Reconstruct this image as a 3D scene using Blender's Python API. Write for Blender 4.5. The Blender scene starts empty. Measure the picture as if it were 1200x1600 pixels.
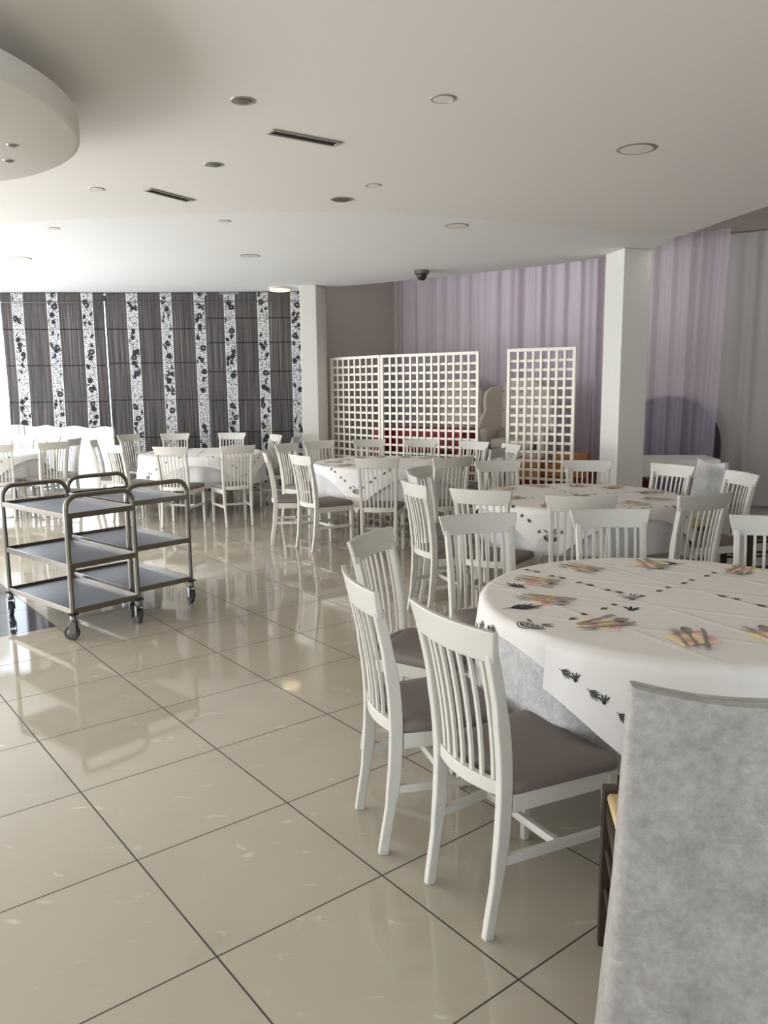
import bpy, bmesh, math, random
from mathutils import Vector, Matrix
random.seed(7)
S = bpy.context.scene
COL = S.collection
PI = math.pi
def R(d): return math.radians(d)

# ------------------------------------------------------------------ camera
cam_d = bpy.data.cameras.new('camera'); cam = bpy.data.objects.new('camera', cam_d); COL.objects.link(cam)
S.camera = cam
cam_d.sensor_fit = 'VERTICAL'; cam_d.sensor_height = 36.0; cam_d.sensor_width = 27.0
cam_d.lens = 1235.2 / 1600 * 36.0
cam_d.clip_start = 0.05; cam_d.clip_end = 200
PITCH, ROLL, CAMZ = 0.156927, 0.009497, 1.599
fwd = Vector((0, math.cos(PITCH), -math.sin(PITCH)))
rt0 = Vector((1, 0, 0)); dn0 = Vector((0, -math.sin(PITCH), -math.cos(PITCH)))
c_, s_ = math.cos(ROLL), math.sin(ROLL)
rt = rt0 * c_ + dn0 * s_; dn = dn0 * c_ - rt0 * s_
m = Matrix((rt, -dn, -fwd)).transposed().to_4x4(); m.translation = Vector((0, 0, CAMZ))
cam.matrix_world = m

# ------------------------------------------------------------------ world, daylight and added fill
w = bpy.data.worlds.new('world'); S.world = w; w.use_nodes = True
bg = w.node_tree.nodes['Background']; bg.inputs[0].default_value = (0.77, 0.88, 1.0, 1); bg.inputs[1].default_value = 3.6
def area(name, loc, target, sx, sy, power, color):
    l = bpy.data.lights.new(name, 'AREA'); l.shape = 'RECTANGLE'; l.size = sx; l.size_y = sy
    l.energy = power; l.color = color
    o = bpy.data.objects.new(name, l); COL.objects.link(o); o.location = loc
    o.rotation_euler = (Vector(target) - Vector(loc)).to_track_quat('-Z', 'Y').to_euler()
    return o
WARM = (1.0, 0.955, 0.895)
# daylight bounced off the sunlit ground outside comes in low and rises toward the ceiling
area('daylight_left', (-6.95, 4.2, 1.0), (0, 4.2, 7.2), 4.6, 1.5, 300, WARM)
area('daylight_far_left', (-6.95, 9.2, 1.3), (0, 10.0, 2.7), 3.8, 1.9, 172, (0.94, 0.97, 1.0))
area('fill_rear', (0.0, -3.9, 1.2), (0.0, 0, 4.5), 6.4, 1.6, 4, WARM)  # weak fill added behind the camera, no window known there
area('fill_stage_side', (5.9, 6.6, 1.7), (1.5, 11.5, 2.0), 2.2, 1.6, 10, (1.0, 0.97, 0.97))  # added fill to brighten the stage curtain, no real window in this wall
area('fill_above_slab', (1.0, 10.55, 3.36), (1.75, 11.9, 2.5), 3.4, 0.22, 9.5, (1.0, 0.96, 0.97))  # added lamp hidden above the far slab to brighten the curtain
area('fill_above_slab_right', (3.5, 8.3, 3.36), (4.0, 10.4, 2.3), 1.2, 0.22, 3.5, (1.0, 0.96, 0.97))  # second added hidden lamp, brightens the right end of the curtain
v = S.view_settings
S.display_settings.display_device = 'sRGB'
v.view_transform = 'Standard'; v.look = 'None'; v.gamma = 1.0; v.exposure = 0.19; v.use_curve_mapping = False
S.cycles.use_denoising = True
S.cycles.max_bounces = 10; S.cycles.diffuse_bounces = 6; S.cycles.glossy_bounces = 4
S.cycles.transparent_max_bounces = 16; S.cycles.transmission_bounces = 6
S.cycles.sample_clamp_indirect = 6.0
S.cycles.caustics_reflective = False; S.cycles.caustics_refractive = False

# ------------------------------------------------------------------ materials
def lin(c): return tuple(((x / 255) / 12.92 if x / 255 <= 0.04045 else ((x / 255 + 0.055) / 1.055) ** 2.4) for x in c) + (1,)
class NT:
    def __init__(self, name):
        self.m = bpy.data.materials.new(name); self.m.use_nodes = True
        self.t = self.m.node_tree; self.b = self.t.nodes['Principled BSDF']; self.out = self.t.nodes['Material Output']
    def n(self, kind, **kw):
        x = self.t.nodes.new('ShaderNode' + kind)
        for k, val in kw.items(): setattr(x, k, val)
        return x
    def l(self, a, b): self.t.links.new(a, b)
    def math(self, op, a, b=None, c=None):
        x = self.n('Math', operation=op)
        for i, q in enumerate((a, b, c)):
            if q is None: continue
            if isinstance(q, (int, float)): x.inputs[i].default_value = q
            else: self.l(q, x.inputs[i])
        return x.outputs[0]
    def mix(self, f, a, b):
        x = self.n('Mix', data_type='RGBA')
        for s, q in ((x.inputs[0], f), (x.inputs[6], a), (x.inputs[7], b)):
            if isinstance(q, (int, float, tuple)): s.default_value = q
            else: self.l(q, s)
        return x.outputs[2]
    def noise(self, scale, detail=3, vec=None, rough=0.5):
        x = self.n('TexNoise'); x.inputs['Scale'].default_value = scale; x.inputs['Detail'].default_value = detail
        x.inputs['Roughness'].default_value = rough
        if vec is not None: self.l(vec, x.inputs['Vector'])
        return x.outputs['Fac']
    def obj(self, scale=None):
        tc = self.n('TexCoord')
        if scale is None: return tc.outputs['Object']
        mp = self.n('Mapping'); mp.inputs['Scale'].default_value = scale
        self.l(tc.outputs['Object'], mp.inputs['Vector']); return mp.outputs[0]
    def ramp(self, f, lo, hi):
        x = self.n('MapRange'); x.inputs[1].default_value = lo; x.inputs[2].default_value = hi
        self.l(f, x.inputs[0]); return x.outputs[0]
    def bump(self, h, strength=0.2, dist=0.01):
        x = self.n('Bump'); x.inputs['Strength'].default_value = strength; x.inputs['Distance'].default_value = dist
        self.l(h, x.inputs['Height']); self.l(x.outputs[0], self.b.inputs['Normal'])
def creased(name, rgb):
    k = NT(name); c = lin(rgb); vec = k.obj(); sp = k.n('SeparateXYZ'); k.l(vec, sp.inputs[0]); h = None
    for o in (sp.outputs[0], sp.outputs[1]):
        a = k.math('ABSOLUTE', k.math('SUBTRACT', k.math('FRACT', k.math('DIVIDE', k.math('ADD', o, k.math('MULTIPLY', sp.outputs[1 if o == sp.outputs[0] else 0], 0.55)), 0.36)), 0.5))
        q = k.math('SUBTRACT', 1.0, k.math('MINIMUM', k.math('MULTIPLY', a, 14), 1.0)); h = q if h is None else k.math('MAXIMUM', h, q)
    k.b.inputs['Base Color'].default_value = c; k.b.inputs['Roughness'].default_value = 0.7
    k.bump(k.math('ADD', h, k.math('MULTIPLY', k.noise(7, 3, vec), 1.2)), 0.35, 0.006); return k.m
def plain(name, rgb, rough=0.6, metal=0.0, var=0.06, nscale=6.0, bump=0.0, bscale=60, spec=0.5):
    k = NT(name); c = lin(rgb)
    k.b.inputs['Roughness'].default_value = rough; k.b.inputs['Metallic'].default_value = metal
    k.b.inputs['Specular IOR Level'].default_value = spec
    vec = k.obj(); f = k.noise(nscale, 4, vec)
    d = tuple(x * (1 - var) for x in c[:3]) + (1,); u = tuple(min(1, x * (1 + var)) for x in c[:3]) + (1,)
    k.l(k.mix(f, d, u), k.b.inputs['Base Color'])
    if bump: k.bump(k.noise(bscale, 3, vec), bump, 0.004)
    return k.m
M = {}
M['white'] = plain('white_paint', (203, 199, 189), 0.38, var=0.03, nscale=9)
M['seat'] = plain('taupe_fabric', (112, 101, 96), 0.62, var=0.07, nscale=14, bump=0.15, bscale=400)
M['wood_dark'] = plain('dark_wood', (58, 42, 30), 0.5, var=0.35, nscale=22)
M['cream'] = plain('cream_rush', (205, 180, 135), 0.8, var=0.12, nscale=40)
M['brown'] = plain('brown_wood', (104, 88, 74), 0.5, var=0.15, nscale=12)
M['wall'] = plain('plaster_white', (222, 219, 210), 0.85, var=0.03, nscale=3, bump=0.35, bscale=35)
M['ceil'] = plain('ceiling_paint', (232, 228, 221), 0.9, var=0.02, nscale=0.8)
M['ceil_lit'] = plain('ceiling_paint_lit', (234, 233, 230), 0.9, var=0.02, nscale=0.8)  # cooler copy of the ceiling white, window light put into the colour
M['grey'] = plain('taupe_wall_paint', (186, 177, 170), 0.9, var=0.03, nscale=2)
M['shell'] = plain('pale_wall_paint', (205, 199, 188), 0.9, var=0.03, nscale=2)
M['steel'] = plain('stainless_tube', (128, 122, 114), 0.28, 1.0, var=0.06, nscale=20)
M['steel_pan'] = plain('stainless_sheet', (158, 162, 170), 0.34, 1.0, var=0.0)
M['rubber'] = plain('grey_rubber', (62, 62, 62), 0.6)
M['black'] = plain('black_plastic', (32, 31, 30), 0.5)
M['zinc'] = plain('zinc_metal', (128, 126, 122), 0.35, 0.9)
M['linen'] = plain('white_linen', (206, 204, 203), 0.8, var=0.02)
M['lattice'] = plain('white_paint_lit', (238, 231, 216), 0.45, var=0.02)  # same white as the chairs, lightened for the light on the screens
M['cloth'] = creased('white_paper_cloth', (236, 231, 226))
M['ink'] = plain('black_print', (38, 38, 40), 0.8)
M['cutlery'] = plain('cutlery_steel', (178, 168, 158), 0.35, 0.75, nscale=30)
M['crimson'] = plain('red_upholstery', (140, 20, 28), 0.6)
M['carpet'] = plain('dark_red_carpet', (92, 28, 34), 0.95, nscale=60)
M['darkvoid'] = plain('recess_black', (26, 24, 26), 0.8)  # near-black for the recess of the red sofa
M['armfab'] = plain('ivory_leather', (196, 186, 172), 0.5, var=0.05)
M['button'] = plain('grey_button', (158, 148, 136), 0.4)
M['crate'] = plain('orange_brown_wood', (176, 118, 66), 0.6, var=0.2, nscale=16)
M['felt'] = plain('charcoal_felt', (58, 57, 61), 0.9, var=0.12, nscale=25)
M['rim'] = plain('nickel_rim', (176, 170, 160), 0.3, 0.6)
M['diff'] = plain('opal_diffuser', (228, 222, 212), 0.5)
M['glass_dark'] = plain('dark_lamp_glass', (120, 122, 112), 0.15, 0.3, nscale=30)
M['grille'] = plain('dark_grille', (100, 88, 66), 0.7)
M['slot'] = plain('dark_slot', (58, 56, 50), 0.7)
M['alu'] = plain('window_aluminium', (200, 196, 186), 0.4)
M['brownwall'] = plain('brown_wall_paint', (128, 112, 98), 0.9)
M['terrace'] = plain('terrace_concrete', (225, 225, 222), 0.8)
# velvet cloth
def velvet(nm, c1, c2):
    k = NT(nm); vec = k.obj()
    n1 = k.noise(9, 5, vec, 0.65); n2 = k.noise(55, 3, vec, 0.6)
    f = k.ramp(k.math('ADD', k.math('MULTIPLY', n1, 0.6), k.math('MULTIPLY', n2, 0.5)), 0.35, 0.75)
    k.l(k.mix(f, lin(c1), lin(c2)), k.b.inputs['Base Color'])
    k.b.inputs['Roughness'].default_value = 0.55; k.b.inputs['Sheen Weight'].default_value = 0.35
    k.bump(k.math('ADD', n2, n1), 0.5, 0.008); return k.m
M['velvet'] = velvet('crushed_velvet_shaded', (130, 124, 117), (172, 166, 159))  # white velvet darkened, shade on the nearest cover put into the colour
M['velvet_lit'] = velvet('crushed_velvet_lit', (172, 170, 168), (222, 220, 218))  # lit copy of the same velvet, light put into the colour
def wavy_steel():
    return M['steel_pan']
# floor tiles: 0.6 m polished porcelain with dark joints
TYAW, TX, TY = -0.90211, -1.60389, 3.43972
def floor_mat():
    k = NT('polished_tiles')
    tc = k.n('TexCoord'); mp = k.n('Mapping', vector_type='TEXTURE')
    mp.inputs['Location'].default_value = (TX, TY, 0); mp.inputs['Rotation'].default_value = (0, 0, TYAW); mp.inputs['Scale'].default_value = (0.6, 0.6, 0.6)
    k.l(tc.outputs['Object'], mp.inputs[0]); sp = k.n('SeparateXYZ'); k.l(mp.outputs[0], sp.inputs[0])
    def edge(o):
        f = k.math('FRACT', o); a = k.math('ABSOLUTE', k.math('SUBTRACT', f, 0.5)); return k.math('GREATER_THAN', a, 0.4952)
    g = k.math('MAXIMUM', edge(sp.outputs[0]), edge(sp.outputs[1]))
    wn = k.n('TexWhiteNoise', noise_dimensions='2D'); cb = k.n('CombineXYZ')
    k.l(k.math('FLOOR', sp.outputs[0]), cb.inputs[0]); k.l(k.math('FLOOR', sp.outputs[1]), cb.inputs[1]); k.l(cb.outputs[0], wn.inputs['Vector'])
    vec = k.obj()
    big = k.noise(2.2, 4, vec); 
    mp2 = k.n('Mapping'); mp2.inputs['Rotation'].default_value = (0, 0, 0.5); mp2.inputs['Scale'].default_value = (7, 17, 1); k.l(vec, mp2.inputs[0])
    ve = k.n('TexNoise'); ve.inputs['Scale'].default_value = 1.0; ve.inputs['Detail'].default_value = 5; ve.inputs['Distortion'].default_value = 0.8; k.l(mp2.outputs[0], ve.inputs['Vector'])
    scr = k.ramp(ve.outputs['Fac'], 0.66, 0.74)
    base = k.mix(big, lin((168, 158, 142)), lin((184, 174, 158)))
    base = k.mix(k.math('MULTIPLY', wn.outputs['Value'], 0.25), base, lin((182, 172, 154)))
    base = k.mix(k.math('MULTIPLY', scr, 0.45), base, lin((224, 215, 200)))
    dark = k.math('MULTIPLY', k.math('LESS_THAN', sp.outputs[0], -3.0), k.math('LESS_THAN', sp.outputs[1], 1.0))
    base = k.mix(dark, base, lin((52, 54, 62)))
    base = k.mix(g, base, lin((58, 50, 44)))
    k.l(base, k.b.inputs['Base Color'])
    rr = k.math('ADD', k.math('MULTIPLY', g, 0.6), k.math('ADD', 0.035, k.math('MULTIPLY', big, 0.05)))
    k.l(rr, k.b.inputs['Roughness'])
    k.b.inputs['Specular IOR Level'].default_value = 0.55
    k.bump(k.math('SUBTRACT', 1.0, g), 0.4, 0.002)
    return k.m
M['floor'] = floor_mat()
def blind_mat(name, s0, folds):
    k = NT(name); vec = k.obj(); sp = k.n('SeparateXYZ'); k.l(vec, sp.inputs[0])
    X, Z = sp.outputs[0], sp.outputs[2]
    u = k.math('ABSOLUTE', k.math('SUBTRACT', k.math('FRACT', k.math('ADD', k.math('DIVIDE', k.math('SUBTRACT', X, s0), 0.5), 0.5)), 0.5))  # 0 at stripe centre
    stripe = k.math('LESS_THAN', u, 0.165)
    edge = k.math('MULTIPLY', k.math('GREATER_THAN', u, 0.143), k.math('GREATER_THAN', k.math('FRACT', k.math('MULTIPLY', Z, 32)), 0.45))
    # scrolling foliage print
    nv = k.n('Mapping'); nv.inputs['Scale'].default_value = (1, 1, 1); k.l(vec, nv.inputs[0])
    dist = k.noise(9, 2, vec)
    vo = k.n('TexVoronoi', feature='F1'); vo.inputs['Scale'].default_value = 10; k.l(vec, vo.inputs['Vector'])
    fl = k.math('LESS_THAN', k.math('ADD', vo.outputs['Distance'], k.math('MULTIPLY', k.noise(60, 1, vec), 0.35)), 0.62)
    vo2 = k.n('TexVoronoi', feature='F1'); vo2.inputs['Scale'].default_value = 10; k.l(vec, vo2.inputs['Vector'])
    hole = k.math('LESS_THAN', vo2.outputs['Distance'], 0.12)
    nn = k.noise(48, 2, vec); lf = k.math('GREATER_THAN', nn, 0.545)
    wv = k.math('ABSOLUTE', k.math('SUBTRACT', k.math('DIVIDE', k.math('SUBTRACT', k.math('FRACT', k.math('ADD', k.math('DIVIDE', k.math('SUBTRACT', X, s0), 0.5), 0.5)), 0.5), 0.165), k.math('MULTIPLY', k.math('SINE', k.math('MULTIPLY', Z, 20)), 0.45)))
    nearv = k.math('LESS_THAN', wv, 0.75)
    pat = k.math('MAXIMUM', k.math('MULTIPLY', k.math('MULTIPLY', fl, nearv), k.math('SUBTRACT', 1.0, hole)), k.math('MULTIPLY', lf, 0.8))
    patcol = k.mix(pat, lin((200, 198, 198)), lin((40, 36, 38)))
    patcol = k.mix(edge, patcol, lin((238, 236, 232)))
    mp = k.n('Mapping'); mp.inputs['Scale'].default_value = (55, 1, 0.7); k.l(vec, mp.inputs[0])
    st = k.noise(1.0, 4, mp.outputs[0], 0.6); st = k.math('MULTIPLY', k.ramp(st, 0.36, 0.70), k.math('ADD', 0.45, k.math('MULTIPLY', k.noise(5, 1, k.obj((1.1, 1, .15))), 0.9)))
    mp3 = k.n('Mapping'); mp3.inputs['Scale'].default_value = (1, 1, 40); k.l(vec, mp3.inputs[0])
    weft = k.noise(1.0, 2, mp3.outputs[0])
    dk = k.mix(st, lin((30, 26, 30)), lin((128, 121, 116)))
    dk = k.mix(k.math('MULTIPLY', weft, 0.4), dk, lin((50, 45, 46)))
    col = k.mix(stripe, dk, patcol)
    seam = None  # rod pocket seams, with dark crease shade put into the colour
    for z in folds:
        q = k.math('LESS_THAN', k.math('ABSOLUTE', k.math('SUBTRACT', Z, z)), 0.008)
        seam = q if seam is None else k.math('MAXIMUM', seam, q)
    col = k.mix(k.math('MULTIPLY', seam, k.math('SUBTRACT', 1.0, k.math('MULTIPLY', stripe, 0.6))), col, lin((20, 18, 18)))
    k.b.inputs['Roughness'].default_value = 0.8; k.l(col, k.b.inputs['Base Color'])
    tr = k.n('BsdfTranslucent'); k.l(col, tr.inputs[0]); ms = k.n('MixShader'); ms.inputs[0].default_value = 0.17
    k.l(k.b.outputs[0], ms.inputs[1]); k.l(tr.outputs[0], ms.inputs[2]); k.l(ms.outputs[0], k.out.inputs[0])
    return k.m
def sheer(name, rgb, alpha, trans=0.22):
    k = NT(name); vec = k.obj((30, 30, 0.6)); f = k.noise(1, 3, vec)
    c = lin(rgb); col = k.mix(f, tuple(x * 0.88 for x in c[:3]) + (1,), c)
    k.l(col, k.b.inputs['Base Color']); k.b.inputs['Roughness'].default_value = 0.8
    tr = k.n('BsdfTranslucent'); k.l(col, tr.inputs[0]); m1 = k.n('MixShader'); m1.inputs[0].default_value = trans
    k.l(k.b.outputs[0], m1.inputs[1]); k.l(tr.outputs[0], m1.inputs[2])
    tp = k.n('BsdfTransparent'); m2 = k.n('MixShader'); m2.inputs[0].default_value = alpha
    k.l(tp.outputs[0], m2.inputs[1]); k.l(m1.outputs[0], m2.inputs[2]); k.l(m2.outputs[0], k.out.inputs[0])
    return k.m
M['lilac'] = sheer('lilac_sheer', (220, 208, 217), 0.92)
M['lilac_thin'] = sheer('lilac_sheer_thin', (214, 198, 216), 0.46)
M['pale_sheer'] = sheer('ivory_drape', (206, 202, 196), 0.97, 0.2)
def pane():
    k = NT('window_glass'); g = k.n('BsdfGlossy'); g.inputs['Roughness'].default_value = 0.02
    tp = k.n('BsdfTransparent'); fr = k.n('Fresnel'); fr.inputs[0].default_value = 1.3; ms = k.n('MixShader')
    k.l(fr.outputs[0], ms.inputs[0]); k.l(tp.outputs[0], ms.inputs[1]); k.l(g.outputs[0], ms.inputs[2]); k.l(ms.outputs[0], k.out.inputs[0]); return k.m
M['glass'] = pane()
def napkin_mat():
    k = NT('checked_napkin'); vec = k.obj(); sp = k.n('SeparateXYZ'); k.l(vec, sp.inputs[0])
    a = k.math('GREATER_THAN', k.math('FRACT', k.math('MULTIPLY', sp.outputs[0], 13)), 0.5)
    b = k.math('GREATER_THAN', k.math('FRACT', k.math('MULTIPLY', sp.outputs[1], 13)), 0.5)
    c1 = k.mix(a, lin((250, 238, 178)), lin((246, 214, 204))); c2 = k.mix(a, lin((250, 226, 196)), lin((236, 178, 176)))
    k.l(k.mix(b, c1, c2), k.b.inputs['Base Color']); k.b.inputs['Roughness'].default_value = 0.8; return k.m
M['napkin'] = napkin_mat()
def emit(name, col, s):
    k = NT(name); k.b.inputs['Base Color'].default_value = col; k.b.inputs['Emission Color'].default_value = col; k.b.inputs['Emission Strength'].default_value = s; return k.m
M['lamp'] = emit('warm_lamp', (1.0, 0.82, 0.5, 1), 2.6)

# ------------------------------------------------------------------ mesh helpers
class MB:
    def __init__(self): self.v = []; self.f = []
    def add(self, vs, fs, T=None):
        o = len(self.v)
        self.v += [tuple(T @ Vector(p)) if T else tuple(p) for p in vs]; self.f += [tuple(i + o for i in q) for q in fs]; return self
    def box(self, x0, x1, y0, y1, z0, z1, T=None):
        vs = [(x, y, z) for z in (z0, z1) for y in (y0, y1) for x in (x0, x1)]
        return self.add(vs, [(0, 2, 3, 1), (4, 5, 7, 6), (0, 1, 5, 4), (2, 6, 7, 3), (0, 4, 6, 2), (1, 3, 7, 5)], T)
    def loft(self, rings, cap=True, closed=True, T=None):
        n = len(rings[0]); vs = [p for r in rings for p in r]; fs = []
        for i in range(len(rings) - 1):
            for j in range(n if closed else n - 1):
                k = (j + 1) % n; fs.append((i * n + j, i * n + k, (i + 1) * n + k, (i + 1) * n + j))
        if cap and closed:
            fs.append(tuple(reversed(range(n)))); fs.append(tuple(range((len(rings) - 1) * n, len(rings) * n)))
        return self.add(vs, fs, T)
    def tube(self, pts, r, n=10, T=None, cap=True):
        P = [Vector(p) for p in pts]; rings = []
        ref = None
        for i, p in enumerate(P):
            d = (P[min(i + 1, len(P) - 1)] - P[max(i - 1, 0)]).normalized()
            if ref is None:
                ref = d.cross(Vector((0, 0, 1)));
                if ref.length < 0.1: ref = d.cross(Vector((0, 1, 0)))
            a = (ref - d * ref.dot(d)).normalized(); b = d.cross(a); ref = a
            rr = r[i] if isinstance(r, (list, tuple)) else r
            rings.append([tuple(p + a * rr * math.cos(t * 2 * PI / n) + b * rr * math.sin(t * 2 * PI / n)) for t in range(n)])
        return self.loft(rings, cap, True, T)
    def bar(self, pts, w, d, T=None, side=Vector((1, 0, 0))):
        """rectangular section bar along pts: w across `side`, d the other way (scalars or lists)"""
        P = [Vector(p) for p in pts]; rings = []
        for i, p in enumerate(P):
            t = (P[min(i + 1, len(P) - 1)] - P[max(i - 1, 0)]).normalized()
            a = (side - t * side.dot(t)).normalized(); b = t.cross(a)
            ww = (w[i] if isinstance(w, (list, tuple)) else w) / 2; dd = (d[i] if isinstance(d, (list, tuple)) else d) / 2
            rings.append([tuple(p + a * x * ww + b * y * dd) for x, y in ((-1, -1), (1, -1), (1, 1), (-1, 1))])
        return self.loft(rings, True, True, T)
    def lathe(self, prof, n=24, T=None):
        rings = [[(r * math.cos(t * 2 * PI / n), r * math.sin(t * 2 * PI / n), z) for t in range(n)] for r, z in prof]
        return self.loft(rings, True, True, T)
    def poly(self, pts, z0, z1, T=None):
        n = len(pts); vs = [(x, y, z0) for x, y in pts] + [(x, y, z1) for x, y in pts]
        fs = [tuple(reversed(range(n))), tuple(range(n, 2 * n))] + [(i, (i + 1) % n, n + (i + 1) % n, n + i) for i in range(n)]
        return self.add(vs, fs, T)
    def grid(self, fn, nu, nv, T=None, wrap=False):
        vs = [fn(i / nu, j / nv) for j in range(nv + 1) for i in range(nu + 1)]
        fs = [(j * (nu + 1) + i, j * (nu + 1) + i + 1, (j + 1) * (nu + 1) + i + 1, (j + 1) * (nu + 1) + i) for j in range(nv) for i in range(nu)]
        return self.add(vs, fs, T)
    def build(self, name, mat, parent=None, smooth=False, bevel=0, thick=0, seg=2):
        me = bpy.data.meshes.new(name); me.from_pydata(self.v, [], self.f)
        bm = bmesh.new(); bm.from_mesh(me)
        if not thick: bmesh.ops.recalc_face_normals(bm, faces=bm.faces)
        bm.to_mesh(me); bm.free()
        me.materials.append(mat if not isinstance(mat, str) else M[mat])
        if smooth: me.polygons.foreach_set('use_smooth', [True] * len(me.polygons))
        o = bpy.data.objects.new(name, me); COL.objects.link(o)
        if parent is not None: o.parent = parent
        if thick:
            q = o.modifiers.new('t', 'SOLIDIFY'); q.thickness = thick; q.offset = 0
        if bevel:
            q = o.modifiers.new('b', 'BEVEL'); q.width = bevel; q.segments = seg; q.limit_method = 'ANGLE'; q.angle_limit = R(40)
        if smooth or bevel:
            me.polygons.foreach_set('use_smooth', [True] * len(me.polygons))
            try: me.set_sharp_from_angle(angle=R(38))
            except Exception: pass
        return o
def tag(o, label=None, cat=None, group=None, kind=None):
    if label: o['label'] = label
    if cat: o['category'] = cat
    if group: o['group'] = group
    if kind: o['kind'] = kind
    return o
def empty(name, loc=(0, 0, 0), rz=0, label=None, cat=None, group=None):
    o = bpy.data.objects.new(name, None); COL.objects.link(o); o.location = loc; o.rotation_euler = (0, 0, rz)
    o.empty_display_size = 0.1
    return tag(o, label, cat, group)
def struct(name, mb, mat, **kw):
    return tag(mb.build(name, mat, **kw), kind='structure')
KIDS = {}
def kids(o):
    return [c for c in bpy.data.objects if c.parent is o]
def copy_tree(o, parent=None):
    c = o.copy(); COL.objects.link(c); c.parent = parent
    if o not in KIDS: KIDS[o] = kids(o)
    for ch in KIDS[o]: copy_tree(ch, c)
    return c
def rotm(loc, rz): return Matrix.Translation(loc) @ Matrix.Rotation(rz, 4, 'Z')

# ------------------------------------------------------------------ room shell
struct('floor', MB().box(-7.0, 6.0, -4.0, 14.2, -0.05, 0), 'floor')
tag(MB().box(-30, 30, 14.2, 40, -0.25, -0.15).build('terrace', 'terrace'), kind='structure')
ZF, ZN, ZU = 3.03, 2.95, 3.50
# far suspended ceiling slab with a free front-right edge
free = [(-0.80, 11.86), (0.03, 11.34), (0.87, 10.74), (1.63, 10.2), (2.3, 9.6), (2.75, 9.05), (2.90, 8.8), (2.91, 8.0), (2.92, 7.3), (2.96, 6.5)]
far_poly = [(-7, 5.9), (-7, 12.6), (-0.85, 12.6)] + free + [(2.98, 5.9)]
struct('ceiling', MB().poly(far_poly, ZF, ZF + 0.18), 'ceil_lit')
arc = [(-7, 7.9), (-5.0, 7.35), (-3.9, 6.98), (-3.13, 6.78), (-2.5, 6.63), (-2.0, 6.55), (-1.5, 6.47), (-0.97, 6.44), (-0.4, 6.47), (0.02, 6.53), (0.55, 6.69), (1.09, 6.89), (1.55, 7.1), (1.98, 7.33), (2.4, 7.5), (2.78, 7.60), (2.88, 6.95), (2.99, 6.38), (3.12, 5.6), (3.4, 4.6), (4.0, 3.6), (6.0, 2.6), (6.0, -4.0), (-7, -4.0)]
struct('ceiling_near', MB().poly(arc, ZN, ZN + 0.06), 'ceil')
o = bpy.data.objects['ceiling_near']; o.name = 'ceiling.001'
# upper ceiling over the stage side
struct('ceiling_upper', MB().box(-2.0, 6.0, 2.0, 14.2, ZU, ZU + 0.1), 'shell').name = 'ceiling.002'
# back shell
CL, CR = Vector((0.15, 13.1)), Vector((4.28, 10.18))
def wallseg(name, a, b, z0, z1, mat, th=0.08):
    a = Vector(a); b = Vector(b); d = (b - a).normalized(); n = Vector((-d.y, d.x)) * th
    return struct(name, MB().poly([tuple(a), tuple(b), tuple(b + n), tuple(a + n)], z0, z1), mat)
wallseg('wall_back', (-1.05, 12.35), (0.2, 13.55), 0, ZU, 'grey')
wallseg('wall_back_right', (0.2, 13.55), (5.0, 10.25), 0, ZU, 'shell')
wallseg('wall_stage_side', (4.6, 10.62), (6.0, 9.9), 0, ZU, 'shell')
wallseg('wall_right', (6.0, 10.2), (6.0, -4.0), 0, ZU, 'brownwall')
# left wall with openings
lw = MB().box(-7.1, -7.0, -4, 14.2, 0, 0.3).box(-7.1, -7.0, -4, 14.2, 2.7, 3.3)
for y in (-4, 6.1, 11.2, 12.0): lw.box(-7.1, -7.0, y, y + 0.5 if y < 12 else 14.2, 0.3, 2.7)
struct('wall_left', lw, 'shell')
rw = MB().box(-7.1, 6, -4.1, -4.0, 0, 0.3).box(-7.1, 6, -4.1, -4.0, 2.8, 3.2).box(-7.1, -3.2, -4.1, -4, 0.3, 2.8).box(4.2, 6, -4.1, -4, 0.3, 2.8)
struct('wall_rear', rw, 'brownwall')

# ------------------------------------------------------------------ window front behind the blinds
WY = 12.32
def window(n, x0, x1, y0, y1):
    fr = MB(); a = Vector((x0, y0)); b = Vector((x1, y1)); L = (b - a).length; an = math.atan2(b.y - a.y, b.x - a.x)
    T = rotm((x0, y0, 0), an)
    for u in (0, L - 0.06): fr.box(u, u + 0.06, 0, 0.07, 0, 3.0, T)
    fr.box(0, L, 0, 0.07, 0, 0.08, T).box(0, L, 0, 0.07, 2.92, 3.0, T)
    o = struct('window_%d' % n, fr, 'alu', bevel=0.004)
    g = MB().box(0.05, L - 0.05, 0.03, 0.036, 0.07, 2.93, T).build('pane', 'glass', o)
window(1, -5.55, -4.13, 12.14, 12.30); window(2, -4.12, -2.63, 12.30, 12.36); window(3, -2.62, -0.95, 12.36, 12.36)
window(4, -7.0, -5.57, 11.9, 12.14)
# pillars
def pillar(name, corners, z1, label):
    return tag(MB().poly(corners, 0, z1).build(name, 'wall', bevel=0.006), kind='structure')
pillar('pillar', [(-1.165, 11.5), (-.935, 11.52), (-0.82, 11.85), (-1.02, 12.1), (-1.15, 12.1)], ZF, '')
pillar('pillar', [(2.575, 8.70), (2.90, 8.80), (2.80, 9.16), (2.50, 9.14)], ZF, '')
# stage with dark red carpet
stage = [(-0.75, 12.5), (-0.15, 11.38), (1.5, 10.25), (2.4, 9.72), (3.3, 9.75), (3.5, 10.6), (0.2, 13.3)]
tag(MB().poly(stage, 0, 0.40).build('stage', 'carpet', bevel=0.01), kind='structure')

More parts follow.
